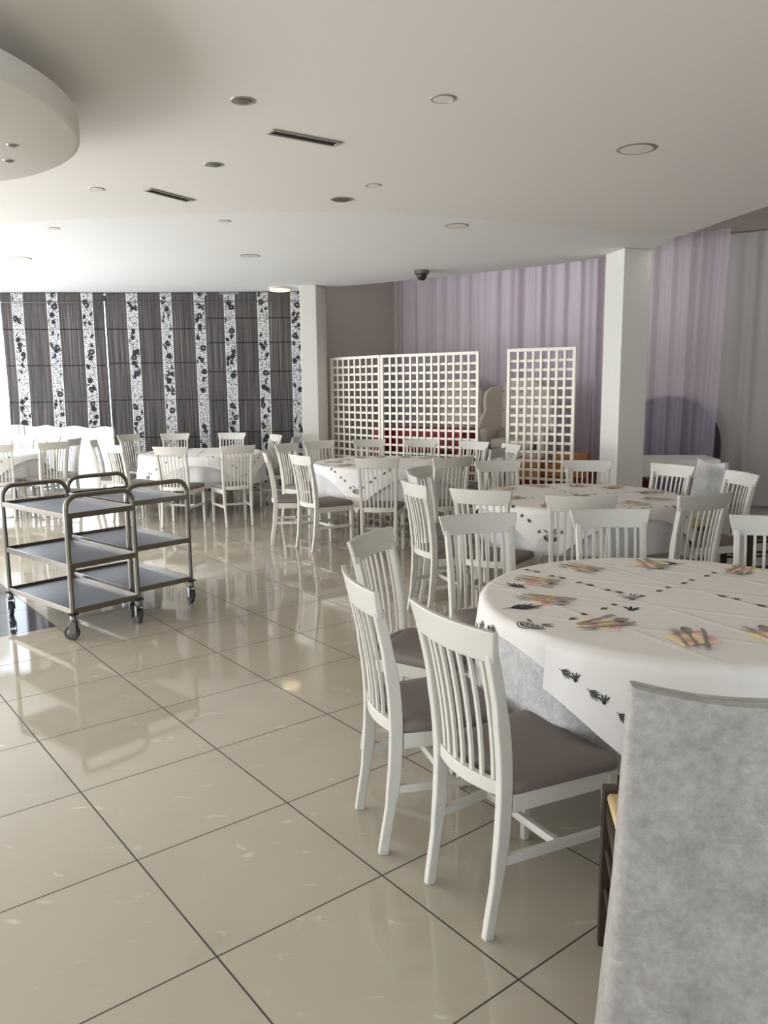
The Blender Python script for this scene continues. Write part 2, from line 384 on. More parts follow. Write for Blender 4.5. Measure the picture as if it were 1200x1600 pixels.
# ------------------------------------------------------------------ round hanging ceiling feature, top left
ft = empty('ceiling_rosette', (-2.46, 3.46, 2.72), 0, 'large round white plaster disc hanging below the ceiling at top left', 'ceiling feature')
MB().lathe([(1.13, 0), (1.15, 0.012), (1.15, 0.10), (1.13, 0.112)], 96).build('disc', 'ceil', ft, smooth=True)
MB().lathe([(0.92, 0.112), (0.92, 0.21)], 64).build('neck', 'ceil', ft, smooth=True)

# ------------------------------------------------------------------ ceiling fittings
def downlight(x, y, z, r, label, style='opal', name='downlight', cat='ceiling light', group='recessed ceiling lights'):
    t = empty(name, (x, y, z), 0, label, cat, group)
    MB().lathe([(r * 0.80, -0.0005), (r * 0.82, -0.004), (r * 0.97, -0.003), (r, -0.0005)], 40).build('rim', 'rim', t, smooth=True)
    mat = {'opal': 'diff', 'dark': 'glass_dark', 'speaker': 'grille'}[style]
    q = MB()
    if style == 'dark': q.lathe([(r * 0.78, -0.002), (r * 0.7, -0.006), (r * 0.3, -0.009), (0.001, -0.01)], 32)
    else: q.lathe([(r * 0.81, -0.001), (r * 0.80, -0.0035), (0.001, -0.004)], 32)
    q.build('diffuser' if style != 'speaker' else 'grille', mat, t, smooth=True)
    return t
downlight(0.30, 4.02, ZN, .062, 'small opal downlight alone in the upper middle of the near ceiling')
downlight(1.486, 4.86, ZN, .115, 'large opal downlight at the right of the near ceiling')
downlight(-0.053, 5.64, ZN, .055, 'small opal downlight just behind the brown round speaker')
downlight(-1.94, 5.67, ZN, .055, 'small opal downlight left of the shorter looking slot vent')
downlight(-1.357, 7.154, ZF, .055, 'small opal downlight on the far ceiling, middle of the nearer row')
downlight(-2.934, 7.39, ZF, .055, 'small opal downlight at the left of the far ceiling, nearer row')
downlight(0.683, 7.449, ZF, .11, 'wide opal downlight on the far ceiling nearest the right pillar')
downlight(-1.437, 8.98, ZF, .11, 'wide opal downlight on the far ceiling above the window blinds, middle')
downlight(-3.95, 9.0, ZF, .11, 'wide opal downlight at the far left of the far ceiling')
downlight(-0.652, 4.02, ZN, .06, 'dark glass spotlight nearer the camera, beside the long slot vent', 'dark', 'spotlight', group='dark glass spotlights')
downlight(-1.02, 5.10, ZN, .06, 'dark glass spotlight farther away, between the two slot vents', 'dark', 'spotlight', group='dark glass spotlights')
downlight(-0.285, 6.04, ZN, .085, 'brown round speaker grille in the near ceiling', 'speaker', 'ceiling_speaker', 'speaker', None)
downlight(-1.706, 3.88, 2.72, .028, 'tiny spotlight under the round disc, farther right', 'dark', 'spotlight', group='tiny spotlights under the disc')
downlight(-1.84, 4.13, 2.72, .028, 'tiny spotlight under the round disc, closer to its far rim', 'dark', 'spotlight', group='tiny spotlights under the disc')
def vent(a, b, wd, label):
    a = Vector(a); b = Vector(b); L = (b - a).length; an = math.atan2(b.y - a.y, b.x - a.x); c = (a + b) / 2
    t = empty('slot_vent', (c.x, c.y, ZN), an, label, 'ceiling vent', 'slot vents in the near ceiling')
    h = L / 2; f = MB()
    f.box(-h, h, -wd / 2, -wd / 2 + 0.016, -0.008, -0.0005).box(-h, h, wd / 2 - 0.016, wd / 2, -0.008, -0.0005).box(-h, -h + 0.02, -wd / 2 + .016, wd / 2 - .016, -0.008, -0.0005).box(h - 0.02, h, -wd / 2 + .016, wd / 2 - .016, -0.008, -0.0005)
    f.build('frame', 'rim', t, bevel=0.002)
    MB().box(-h + 0.02, h - 0.02, -wd / 2 + .016, wd / 2 - .016, -0.003, -0.001).build('slot', 'slot', t)
    s = MB()
    for k in (-1, 1): s.box(-h + 0.02, h - 0.02, k * wd * .13 - 0.002, k * wd * .13 + 0.002, -0.007, -0.003)
    s.build('blade', 'slot', t)
vent((-0.59, 4.47), (-0.235, 4.71), 0.085, 'nearer slot vent, beside the upper dark spotlight')
vent((-1.60, 5.68), (-1.38, 6.03), 0.085, 'farther slot vent, toward the left of the near ceiling')
t = empty('security_camera', (0.50, 10.2, ZF), 0, 'small dome security camera under the far ceiling edge', 'camera')
MB().lathe([(0.09, -0.0005), (0.09, -0.045), (0.075, -0.055)], 28).build('housing', 'steel', t, smooth=True)
MB().lathe([(0.065, -0.055), (0.062, -0.08), (0.045, -0.11), (0.02, -0.122), (0.001, -0.124)], 24).build('dome', 'black', t, smooth=True)
t = empty('cove_lamp', (-1.47, 11.75, ZF), 0, 'lit warm ceiling lamp beside the left pillar above the last blind', 'lamp')
MB().lathe([(0.16, -0.0005), (0.165, -0.03), (0.15, -0.035)], 32).build('housing', 'white', t, smooth=True)
MB().lathe([(0.145, -0.036), (0.14, -0.05), (0.001, -0.052)], 32).build('lamp_cover', 'lamp', t, smooth=True)

# ------------------------------------------------------------------ blinds
def blind(a, b, ztop, zbot, s0, folds, label, hem=None, seed=0):
    a = Vector(a); b = Vector(b); L = (b - a).length; an = math.atan2(b.y - a.y, b.x - a.x)
    t = empty('roman_blind', (a.x, a.y, ztop), an, label, 'blind')
    rnd = random.Random(seed); ph = rnd.random() * 6
    H = ztop - zbot
    def fn(u, w):
        x = u * L; z = -w * H
        y = 0.0
        for f in folds:
            y += -0.012 * math.exp(-abs(z - f) / 0.03)
        y += 0.008 * math.sin(z * 3 + ph) * math.sin(u * 7)
        if hem:
            k = max(0, (w - 0.80) / 0.20)
            x = x + k * 0.02 * math.sin(u * 9) + (1 - u) * 0.02 * w
            y += -0.035 * math.sin(min(1, k) * PI * .5) * (0.8 + 0.2 * math.sin(u * 17 + 1))
            z += k * (0.015 * math.sin(u * 22) - 0.055 * u)
        return (x, y, z)
    MB().grid(fn, 60, 100).build('fabric', blind_mat('blind_fabric_%d' % seed, s0, folds), t, smooth=True, thick=0.002)
    MB().box(0, L, 0.005, 0.035, -0.03, 0.0).build('head_rail', 'zinc', t)
    MB().tube([(0.01, -0.018, -0.14), (L - 0.01, -0.018, -0.14)], 0.006, 8).build('rod', 'zinc', t, smooth=True)
    return t
blind((-5.62, 11.98), (-4.145, 12.12), 3.02, 1.08, 0.24, [-0.53, -1.06, -1.6], 'leftmost dark striped roman blind, drawn only halfway down over the bright window', True, 1)
blind((-4.115, 12.14), (-2.645, 12.19), 3.02, 0.03, 0.38, [-0.53, -1.03, -1.58, -2.15], 'middle dark striped roman blind with floral bands, drawn fully down', None, 2)
blind((-2.63, 12.19), (-1.12, 12.19), 3.02, 0.03, 0.34, [-0.38, -0.74, -1.17, -1.6, -2.08], 'right dark striped roman blind with floral bands, beside the left pillar', None, 3)

# ------------------------------------------------------------------ curtains
def curtain(name, a, b, z0, z1, mat, label, amp=0.045, n=20, taper=0, seed=3):
    a = Vector(a); b = Vector(b); L = (b - a).length; an = math.atan2(b.y - a.y, b.x - a.x)
    rnd = random.Random(seed); ph = [rnd.random() * 6 for _ in range(4)]
    def fn(u, w):
        x = u * L; z = z0 + (z1 - z0) * w
        q = u * n * 2 * PI
        y = amp * (math.sin(q + 1.3 * math.sin(q * 0.31 + ph[0])) + 0.45 * math.sin(q * 1.9 + ph[1])) * (0.55 + 0.45 * math.sin(u * 9 + ph[2]) ** 2) * (0.75 + .25 * w)
        x = x - taper * (1 - w) * u * u
        return (x, y, z)
    q = MB().grid(fn, int(n * 14), 14).build(name, mat, smooth=True)
    q.location = (a.x, a.y, 0); q.rotation_euler = (0, 0, an)
    return tag(q, label, 'curtain')
curtain('curtain', (0.25, 13.35), (3.24, 11.30), 0.41, ZU - 0.02, 'lilac', 'long lilac sheer curtain behind the armchairs and lattice screens', n=16)
curtain('curtain', (3.05, 11.0), (4.30, 10.12), 0.02, ZU - 0.02, 'lilac_thin', 'see-through lilac curtain in front of the charcoal arch, right of the pillar', n=7, taper=0.08, seed=9)
curtain('curtain', (4.24, 10.60), (5.7, 9.78), 0.02, ZU - 0.02, 'pale_sheer', 'plain ivory drape at the right edge beside the lilac curtain', amp=0.02, n=5, seed=5)

# arch backdrop behind the thin curtain
t = empty('arch_backdrop', (3.90, 10.80, 0), R(-33), 'round-topped charcoal backdrop panel with a black edge behind the sheer curtain', 'backdrop')
def archpts(r, h): return [(-r, 0), (r, 0)] + [(r * math.cos(a), h + r * math.sin(a)) for a in [i * PI / 32 for i in range(33)]]
TA = Matrix.Rotation(PI / 2, 4, 'X')
rr = 0.66
MB().poly(archpts(rr, 0.78), -0.02, 0.20, TA).build('edge', 'black', t)
MB().poly(archpts(rr - 0.012, 0.78), 0.2, 0.212, TA).build('felt_panel', 'felt', t)
# small table with white cloth in front of the arch
t = empty('side_table', (3.42, 9.60, 0), R(-6), 'low rectangular table under a plain white cloth, right of the big pillar', 'table')
MB().box(-0.55, 0.55, -0.30, 0.30, 0.69, 0.715).build('table_top', 'brown', t)
for x in (-0.5, 0.5):
    for y in (-0.25, 0.25): MB().box(x - .02, x + .02, y - .02, y + .02, 0, 0.69).build('leg', 'black', t)
def stc(u, w):
    x = (u - .5) * 1.54; y = (w - .5) * 1.04; hx, hy = 0.56, 0.31
    ox = max(0, abs(x) - hx); oy = max(0, abs(y) - hy); d = max(ox, oy)
    X = max(-hx, min(hx, x)); Y = max(-hy, min(hy, y))
    return (X + math.copysign(ox * .1, x) + (0.01 * math.sin(y * 20) if ox else 0), Y + math.copysign(oy * .1, y) + (0.01 * math.sin(x * 18) if oy else 0), 0.722 - d)
q = MB().grid(stc, 44, 36).build('tablecloth', 'cloth', smooth=True, thick=0.002); q.location = (3.42, 9.60, 0); q.rotation_euler = (0, 0, R(-6))
tag(q, 'short plain white cloth over the low rectangular table by the arch', 'tablecloth')

# ------------------------------------------------------------------ lattice screens
def lattice(a, b, H, n, rows, label):
    a = Vector(a); b = Vector(b); L = (b - a).length; an = math.atan2(b.y - a.y, b.x - a.x)
    t = empty('lattice_screen', (a.x, a.y, 0), an, label, 'screen', 'white lattice screens')
    fw = 0.038; f = MB()
    f.box(0, fw, -.02, .02, 0.0, H).box(L - fw, L, -.02, .02, 0.0, H).box(fw, L - fw, -.02, .02, H - fw, H).box(fw, L - fw, -.02, .02, 0.02, 0.02 + fw)
    f.build('frame', 'lattice', t, bevel=0.003)
    g = MB(); sw = 0.030
    for i in range(1, n):
        x = fw + (L - 2 * fw) * i / n; g.box(x - sw / 2, x + sw / 2, -.012, -.001, 0.05, H - fw + .004)
    g.build('vertical_slats', 'lattice', t, bevel=0.002)
    g = MB()
    for j in range(1, rows):
        z = 0.058 + (H - fw - .058) * j / rows; g.box(fw - .004, L - fw + .004, .001, .012, z - sw / 2, z + sw / 2)
    g.build('horizontal_slats', 'lattice', t, bevel=0.002)
lattice((-0.765, 11.92), (-0.03, 11.02), 2.03, 8, 18, 'narrow white lattice screen beside the left pillar, joined to the wide screen')
lattice((-0.02, 11.0), (1.215, 10.1), 2.03, 13, 18, 'wide white lattice screen in front of the red sofa')
lattice((1.505, 9.68), (2.225, 9.24), 2.035, 8, 18, 'separate narrow white lattice screen beside the right pillar')

# ------------------------------------------------------------------ armchairs and red sofa on the stage
def armchair(loc, rz, label):
    t = empty('wingback_armchair', loc, rz, label, 'armchair', 'ivory wingback armchairs on the stage')
    # local: faces -y, back at +y
    MB().box(-.36, .36, -.34, .28, .12, .34).build('base', 'armfab', t, bevel=0.03, seg=3)
    MB().box(-.30, .30, -.36, .22, .34, .48).build('seat_cushion', 'armfab', t, bevel=0.045, seg=4)
    for s in (-1, 1):
        MB().box(s * .40 - .06, s * .40 + .06, -.34, .26, .14, .62).build('arm', 'armfab', t, bevel=0.05, seg=4)
        pts = [(.26, .56), (-.20, .56), (-.16, .72), (-.07, .84), (-.08, 1.0), (-.05, 1.12), (.06, 1.18), (.24, 1.2)]
        TW = Matrix.Translation((s * .37, .12, 0)) @ Matrix.Rotation(s * .55, 4, 'Z') @ Matrix.Translation((0, -.12, 0)) @ Matrix(((0, 0, 1, 0), (1, 0, 0, 0), (0, 1, 0, 0), (0, 0, 0, 1)))
        MB().poly(pts, -.035, .035, TW).build('wing', 'armfab', t, bevel=0.02, seg=3)
    out = [(-.40, .34), (.40, .34), (.42, .9), (.41, 1.08), (.34, 1.14), (.26, 1.22), (.14, 1.28), (0, 1.30), (-.14, 1.28), (-.26, 1.22), (-.34, 1.14), (-.41, 1.08), (-.42, .9)]
    bk = MB().poly(out, -.34, -.20, TA).build('backrest', 'armfab', t, bevel=0.035, seg=4)
    b = MB()
    for j in range(5):
        for i in range(-2, 3):
            x = i * .13 + (0.065 if j % 2 else 0)
            if abs(x) < .3: b.lathe([(.001, -.01), (.012, -.006), (.014, 0), (.012, .006), (.001, .01)], 8, Matrix.Translation((x, .195, .60 + j * .13)) @ Matrix.Rotation(PI / 2, 4, 'X'))
    b.build('buttons', 'button', bk)
    for x in (-.3, .3):
        for y in (-.28, .22): MB().tube([(x, y, 0), (x, y, .12)], [.018, .03], 10).build('leg', 'wood_dark', t)
armchair((1.05, 12.05, 0.40), R(-30), 'ivory tufted wingback armchair behind the wide lattice screen')
armchair((1.87, 11.06, 0.40), R(-24), 'ivory tufted wingback armchair seen between the two lattice screens')
t = empty('sofa', (0.58, 11.30, 0.40), R(-34), 'low red sofa with black recess behind the wide lattice screen', 'sofa')
MB().box(-.62, .62, -.20, .10, .04, .30).build('seat', 'darkvoid', t, bevel=0.03)  # near-black block filling the space between the red arms
MB().box(-.62, .62, .10, .24, .04, .62).build('backrest', 'crimson', t, bevel=0.03)
for s in (-1, 1): MB().box(s * .68 - .06, s * .68 + .06, -.22, .24, 0, .62).build('arm', 'crimson', t, bevel=0.03)
def crate(loc, rz, w_, d_, h_, label):
    t = empty('wooden_crate', loc, rz, label, 'crate', 'brown wooden crates by the curtain')
    n = 2
    for k in range(n):
        z = k * h_ / n
        MB().box(-w_ / 2, w_ / 2, -d_ / 2, -d_ / 2 + .015, z + .005, z + h_ / n - .005).box(-w_ / 2, w_ / 2, d_ / 2 - .015, d_ / 2, z + .005, z + h_ / n - .005).box(-w_ / 2, -w_ / 2 + .015, -d_ / 2 + .015, d_ / 2 - .015, z + .005, z + h_ / n - .005).box(w_ / 2 - .015, w_ / 2, -d_ / 2 + .015, d_ / 2 - .015, z + .005, z + h_ / n - .005).build('side_board', 'crate', t, bevel=0.002)
    MB().box(-w_ / 2 + .015, w_ / 2 - .015, -d_ / 2 + .015, d_ / 2 - .015, 0, .012).build('bottom_board', 'crate', t)
crate((2.46, 10.45, 0.40), R(-25), .50, .30, .18, 'lower brown wooden crate left of the right pillar')
crate((2.50, 10.45, 0.582), R(-22), .42, .28, .13, 'upper brown wooden crate left of the right pillar')
crate((1.98, 10.55, 0.40), R(-30), .34, .28, .26, 'brown wooden crate behind the separate lattice screen')

# ------------------------------------------------------------------ dining chair prototype (faces +y, origin on the floor below the seat)
def yb(z):   # curved profile of the back posts
    P = [(0, -.250), (.12, -.228), (.28, -.205), (.46, -.198), (.60, -.208), (.75, -.232), (.88, -.262), (.95, -.282)]
    for (z0, y0), (z1, y1) in zip(P, P[1:]):
        if z <= z1: return y0 + (y1 - y0) * (z - z0) / (z1 - z0)
    return P[-1][1]
def xb(z): return .160 + (.012 * max(0, z - .4) / .5) - (.006 * max(0, .4 - z) / .4)
def smooth_y(z):
    return (yb(max(0, z - .05)) + yb(z) * 2 + yb(min(.95, z + .05))) / 4
def make_chair():
    t = empty('dining_chair')
    zs = [0, .06, .12, .18, .24, .30, .36, .42, .48, .54, .60, .66, .72, .78, .84, .88]
    for s in (-1, 1):
        MB().bar([(s * xb(z), smooth_y(z), z) for z in zs], [.024 if z < .3 else .028 for z in zs], [.034 if z < .2 else (.044 if z < .7 else .036) for z in zs]).build('back_post', 'white', t, bevel=0.004)
    # crest rail: curved and flared
    rings = []
    N = 12
    for i in range(N + 1):
        u = -1 + 2 * i / N; xt = u * .213; xbm = u * .190; cy = -.030 * (1 - u * u)
        zt, zb_ = .950, .852
        yt, yl = smooth_y(.95) + cy, smooth_y(.855) + cy
        rings.append([(xbm, yl - .011, zb_), (xt, yt - .010, zt), (xt, yt + .010, zt), (xbm, yl + .011, zb_)])
    MB().loft(rings).build('crest_rail', 'white', t, bevel=0.004)
    # lower back rail
    rings = []
    for i in range(N + 1):
        u = -1 + 2 * i / N; x = u * .150; cy = -.028 * (1 - u * u); y = smooth_y(.46) + cy
        rings.append([(x, y - .012, .435), (x, y - .012, .478), (x, y + .012, .478), (x, y + .012, .435)])
    MB().loft(rings).build('lower_back_rail', 'white', t, bevel=0.003)
    for i in range(7):
        u = -1 + 2 * (i + .5) / 7; k = .93
        zz = [.475, .55, .63, .71, .79, .86]
        MB().bar([(u * (.142 + .012 * (z - .47) / .4), smooth_y(z) - .028 * (1 - u * u), z) for z in zz], .0135, .010).build('slat', 'white', t)
    # seat rails
    MB().bar([(-.165, -.175, .412), (-.195, .175, .412)], .022, .055).build('side_rail', 'white', t, bevel=0.003)
    MB().bar([(.165, -.175, .412), (.195, .175, .412)], .022, .055).build('side_rail', 'white', t, bevel=0.003)
    MB().box(-.19, .19, .168, .19, .385, .44).build('front_rail', 'white', t, bevel=0.003)
    # cushion
    rings = []
    def ring(sc, z, inset):
        pts = []
        for (x, y) in ((-.180, -.185), (.180, -.185), (.222, .205), (-.222, .205)):
            pts.append((x, y))
        out = []
        for i in range(4):
            p0 = Vector(pts[i - 1]); p1 = Vector(pts[i]); p2 = Vector(pts[(i + 1) % 4])
            r_ = .035
            a = p1 + (p0 - p1).normalized() * r_; b = p1 + (p2 - p1).normalized() * r_
            for k in range(5):
                w_ = k / 4; q = (a * (1 - w_) ** 2 + p1 * 2 * w_ * (1 - w_) + b * w_ ** 2)
                c = Vector((0, .01)); q = c + (q - c) * sc; out.append((q.x, q.y, z + (0.0 if abs(q.x) > .1 else 0)))
        return out
    MB().loft([ring(.95, .438, 0), ring(.995, .446, 0), ring(1.0, .458, 0), ring(.985, .473, 0), ring(.93, .484, 0), ring(.7, .492, 0), ring(.35, .495, 0), ring(.05, .496, 0)]).build('seat_cushion', 'seat', t, smooth=True)
    for s in (-1, 1):
        MB().bar([(s * .196, .186, 0), (s * .196, .184, .25), (s * .195, .182, .435)], [.024, .032, .036], [.024, .032, .036]).build('front_leg', 'white', t, bevel=0.003)
        MB().bar([(s * .158, -.20, .235), (s * .194, .175, .235)], .018, .028).build('side_stretcher', 'white', t, bevel=0.002)
    MB().box(-.175, .175, -.01, .01, .222, .248).build('cross_stretcher', 'white', t, bevel=0.002)
    return t
proto = make_chair(); used = [False]
def chair(x, y, face, label, group):
    """x, y: ground point below the middle of the crest rail; face: heading the sitter looks to, degrees"""
    if used[0]: o = copy_tree(proto)
    else: o = proto; used[0] = True
    th = R(face - 90); off = Vector((0, -.285)); off.rotate(Matrix.Rotation(th, 2))
    o.location = (x - off.x, y - off.y, 0); o.rotation_euler = (0, 0, th)
    tag(o, label, 'chair', group); return o
GA, GB, GC, GD, GE = ('chairs around the nearest round table', 'chairs around the second round table', 'chairs around the middle round table', 'chairs around the round table by the blinds', 'chairs around the far left round table')
CH = [
 (.182, 2.205, 30, 'nearest white dining chair with its whole dark seat showing, back to the camera', GA),
 (-.095, 2.66, 17, 'white slatted chair just behind the nearest one, its left edge toward the aisle', GA),
 (-.065, 3.48, -26, 'white chair at the far left of the nearest table, crest tilted up to the right', GA),
 (.48, 4.0, -76, 'white chair standing behind the left rim of the nearest table, wide crest', GA),
 (1.19, 4.12, -89, 'white chair centred behind the far rim of the nearest table', GA),
 (1.93, 3.84, -112, 'white chair behind the nearest table cut by the right edge of the photo', GA),
 (.20, 5.38, 22, 'brightly side-lit white chair left of the second table, tall narrow view', GB),
 (.22, 5.90, 5, 'white chair almost hidden directly behind the brightly side-lit one', GB),
 (.28, 6.42, -30, 'farthest of the overlapping chairs left of the second table, crest rising to the right', GB),
 (.61, 4.97, 62, 'white chair seen from behind at the near left of the second table', GB),
 (1.0, 6.92, -82, 'white chair behind the far left rim of the second table', GB),
 (1.78, 6.87, -104, 'white chair behind the second table, in front of the right pillar', GB),
 (1.17, 4.64, 80, 'white chair with its back to the camera centred before the second table', GB),
 (1.93, 4.68, 113, 'white chair with a strongly curved crest at the near right of the second table', GB),
 (2.37, 6.44, -146, 'white chair right of the pillar facing the second table', GB),
 (2.66, 5.82, -172, 'white chair at the right end of the second table beside the ivory drape', GB),
 (-.82, 7.70, 36, 'chair at the near left of the middle table with its whole dark seat visible', GC),
 (-1.21, 8.12, 8, 'white chair seen edge-on at the left of the middle table', GC),
 (-.06, 7.28, 84, 'white chair squarely in front of the middle table, back to the camera', GC),
 (-1.16, 9.35, -30, 'white chair between the middle table and the blinds table, leaning crest in shade', GC),
 (-.80, 9.78, -62, 'white chair at the far left of the middle table in front of the left pillar', GC),
 (-.18, 9.95, -80, 'left one of two chairs behind the middle table against the lattice', GC),
 (.47, 9.86, -97, 'right one of two chairs behind the middle table against the lattice', GC),
 (1.08, 9.40, -128, 'brightly lit chair behind the middle table, near the wide lattice screen edge', GC),
 (.65, 7.33, 112, 'white chair at the near right of the middle table, shaded back', GC),
 (1.21, 8.30, 150, 'half-hidden chair right of the middle table, grey crest before the ivory armchair', GC),
 (1.45, 8.9, -160, 'chair right of the middle table turned edge-on at the separate lattice screen', GC),
 (-1.67, 9.08, 116, 'right one of two chairs in front of the blinds table, back to the camera', GD),
 (-2.43, 9.0, 82, 'left one of two chairs in front of the blinds table, behind the trolleys', GD),
 (-3.22, 9.42, 48, 'chair at the near left of the blinds table, behind the farther trolley', GD),
 (-3.78, 10.3, 8, 'chair at the left of the blinds table dissolving in the window glare', GD),
 (-3.72, 11.55, -28, 'chair behind the blinds table at its left, before the middle blind', GD),
 (-3.08, 11.72, -72, 'chair behind the blinds table before the middle blind, right of its neighbour', GD),
 (-2.24, 11.75, -94, 'chair behind the blinds table before the right blind', GD),
 (-1.50, 11.15, -150, 'pale sunlit chair at the far right of the blinds table', GD),
 (-1.17, 10.75, 172, 'chair seen edge-on between the blinds table and the left pillar', GD),
 (-4.72, 9.62, 108, 'large chair cut by the left edge, back to the camera', GE),
 (-4.18, 10.05, 140, 'chair at the near right of the far left table with light through its slats', GE),
 (-4.18, 10.75, 176, 'chair at the right of the far left table seen edge-on', GE),
 (-4.78, 11.50, -128, 'pale chair behind the far left table at its right, against the glare', GE),
 (-5.28, 11.62, -98, 'pale chair behind the far left table, against the glare', GE),
 (-5.98, 11.45, -60, 'pale chair at the far left cut by the photo edge, below the blind', GE),
]
for a in CH: chair(*a)

# ------------------------------------------------------------------ round tables with cloths
def drape(p, Rt, top, off, amp, k, ph, flare=.10):
    rho = math.hypot(p[0], p[1]); th = math.atan2(p[1], p[0])
    if rho <= Rt: 
        return (p[0], p[1], top + 0.0006 * math.sin(p[0] * 9) * math.cos(p[1] * 8))
    d = rho - Rt; e = min(d / .032, 1)
    sag = 0.026 * (1 - math.cos(e * PI / 2))
    z = top - (sag if e < 1 else d - .006)
    r = Rt + off * e + 0.018 * math.sin(e * PI / 2) + flare * d + amp * min(1, d / .35) * (math.sin(k * th + ph) + .5 * math.sin(k * 1.7 * th + 2 * ph))
    return (r * math.cos(th), r * math.sin(th), z)
def leaf(cx, cy, an, L, W):
    pts = []
    for i in range(10):
        a = 2 * PI * i / 10; x = L / 2 + L / 2 * math.cos(a); y = W / 2 * math.sin(a) * (1.15 - .3 * math.cos(a))
        pts.append((cx + x * math.cos(an) - y * math.sin(an), cy + x * math.sin(an) + y * math.cos(an)))
    return pts
def sprig(x, y, an, s):
    out = []
    for i, (t, da) in enumerate(((0, .6), (0, -.6), (.4, .6), (.4, -.6), (.8, .5), (.8, -.45), (1.1, 0))):
        out.append(leaf(x + t * .03 * s * math.cos(an), y + t * .03 * s * math.sin(an), an + da, .036 * s, .0052 * s))
    out.append(leaf(x - .02 * s * math.cos(an), y - .02 * s * math.sin(an), an, .06 * s, .003 * s)); return out
def olive(x, y, an, s):
    c = [(x + .011 * s * math.cos(i * PI / 5), y + .011 * s * math.sin(i * PI / 5)) for i in range(10)]
    return [c] + [leaf(x + .01 * s * math.cos(an + d), y + .01 * s * math.sin(an + d), an + d, .03 * s, .008 * s) for d in (-.9, -.35, .3, .9)]
def bowl(x, y, an, s):
    out = []
    ca, sa = math.cos(an), math.sin(an)
    def P(u, w): return (x + (u * ca - w * sa) * s, y + (u * sa + w * ca) * s)
    # crescent strokes of the bowl
    for r0, wd in ((.060, .007), (.072, .004)):
        n = 14
        for i in range(n):
            a0 = PI + .1 + (PI - .2) * i / n; a1 = PI + .1 + (PI - .2) * (i + 1) / n
            out.append([P(r0 * math.cos(a0), r0 * .75 * math.sin(a0)), P(r0 * math.cos(a1), r0 * .75 * math.sin(a1)), P((r0 - wd) * math.cos(a1), (r0 - wd) * .75 * math.sin(a1)), P((r0 - wd) * math.cos(a0), (r0 - wd) * .75 * math.sin(a0))])
    for i, (u, w_) in enumerate(((-.04, 0), (-.015, .002), (.012, 0), (.037, 0), (-.026, -.022), (0, -.022), (.026, -.022))):
        n = 10
        for k in range(n):
            a0, a1 = 2 * PI * k / n, 2 * PI * (k + 1) / n
            out.append([P(u + .013 * math.cos(a0), w_ + .012 * math.sin(a0)), P(u + .013 * math.cos(a1), w_ + .012 * math.sin(a1)), P(u + .009 * math.cos(a1), w_ + .008 * math.sin(a1)), P(u + .009 * math.cos(a0), w_ + .008 * math.sin(a0))])
    for d in (.35, .9, 2.6): out.append([P(*q) for q in leaf(.03 * math.cos(d), .018 + .01 * math.sin(d), d, .055, .009)])
    return out
def overlay(c, Rt, top, off, poly_fn, nu, nv, amp, k, ph, label, prints, grp, angle=0):
    """poly_fn(u, v) -> plan point on the table; prints: list of polygons in plan points"""
    T = Matrix.Translation((c[0], c[1], 0))
    o = MB().grid(lambda u, w_: drape(poly_fn(u, w_), Rt, top, off, amp, k, ph), nu, nv).build('tablecloth', 'cloth', smooth=True)
    o.location = (c[0], c[1], 0)
    tag(o, label, 'tablecloth', grp)
    b = MB()
    for pts in prints:
        vs = [drape(p, Rt, top + .0022, off + .004, amp, k, ph) for p in pts]
        b.add(vs, [tuple(range(len(vs)))])
    if prints: b.build('olive_print', 'ink', o)
    return o
def table(c, Rt, label, cloth_label, skirt=.40, tseed=0, mat='velvet_lit'):
    t = empty('round_table', (c[0], c[1], 0), 0, label, 'table', 'round dining tables')
    MB().lathe([(Rt - .02, .735), (Rt - .012, .738), (Rt - .012, .755), (Rt - .02, .758)], 64).build('table_top', 'brown', t, smooth=True)
    for i in range(4):
        a = PI / 4 + i * PI / 2; q = .42
        MB().bar([(q * math.cos(a), q * math.sin(a), 0), (q * math.cos(a), q * math.sin(a), .735)], .055, .055).build('leg', 'brown', t, bevel=0.004)
    ph = tseed * 1.7
    def fn(u, w_):
        rho = (Rt + skirt) * w_; a = 2 * PI * u
        return drape((max(rho, .001) * math.cos(a), max(rho, .001) * math.sin(a)), Rt, .7625, 0, .022, 13, ph, .06)
    s = MB().grid(fn, 220, 44).build('under_cloth', mat, smooth=True)
    s.location = (c[0], c[1], 0)
    tag(s, cloth_label, 'tablecloth', 'white under cloths'); return t
# --- nearest table (A)
CA = (1.15, 3.02); RA = .745
table(CA, RA, 'nearest round dining table, at the right edge', 'grey white velvet under cloth of the nearest table', .40, 1)
ea = Vector((-.777, -.629)); eb = Vector((.629, -.777))
def shA2(u, w_):
    b = 1.12 * w_; a = -.95 + (1.87 + .16 * b) * u ; p = ea * a + eb * b; return (p.x, p.y)
def shA1(u, w_):
    b = 1.10 * w_ - .03; a0, a1 = -.95, .865 - .36 * max(0, b); p = ea * (a0 + (a1 - a0) * u) - eb * b; return (p.x, p.y)
def line(p0, p1, step, s, flip=0):
    out = []; p0 = Vector(p0); p1 = Vector(p1); d = p1 - p0; n = int(d.length / step); an = math.atan2(d.y, d.x)
    for i in range(n + 1):
        q = p0 + d * ((i + .5) / (n + 1))
        out += (sprig(q.x, q.y, an, s) if i % 2 == 0 else olive(q.x, q.y, an + 2.2, s * 0.9))
    return out
def AB(a, b): q = ea * a + eb * b; return (q.x, q.y)
pr2 = line(AB(.83, .05), AB(.99, 1.05), .062, .72) + line(AB(-.15, .05), AB(-.05, .95), .085, .7) + [q for q in sprig(*AB(.35, .62), 0.6, 1.4)]
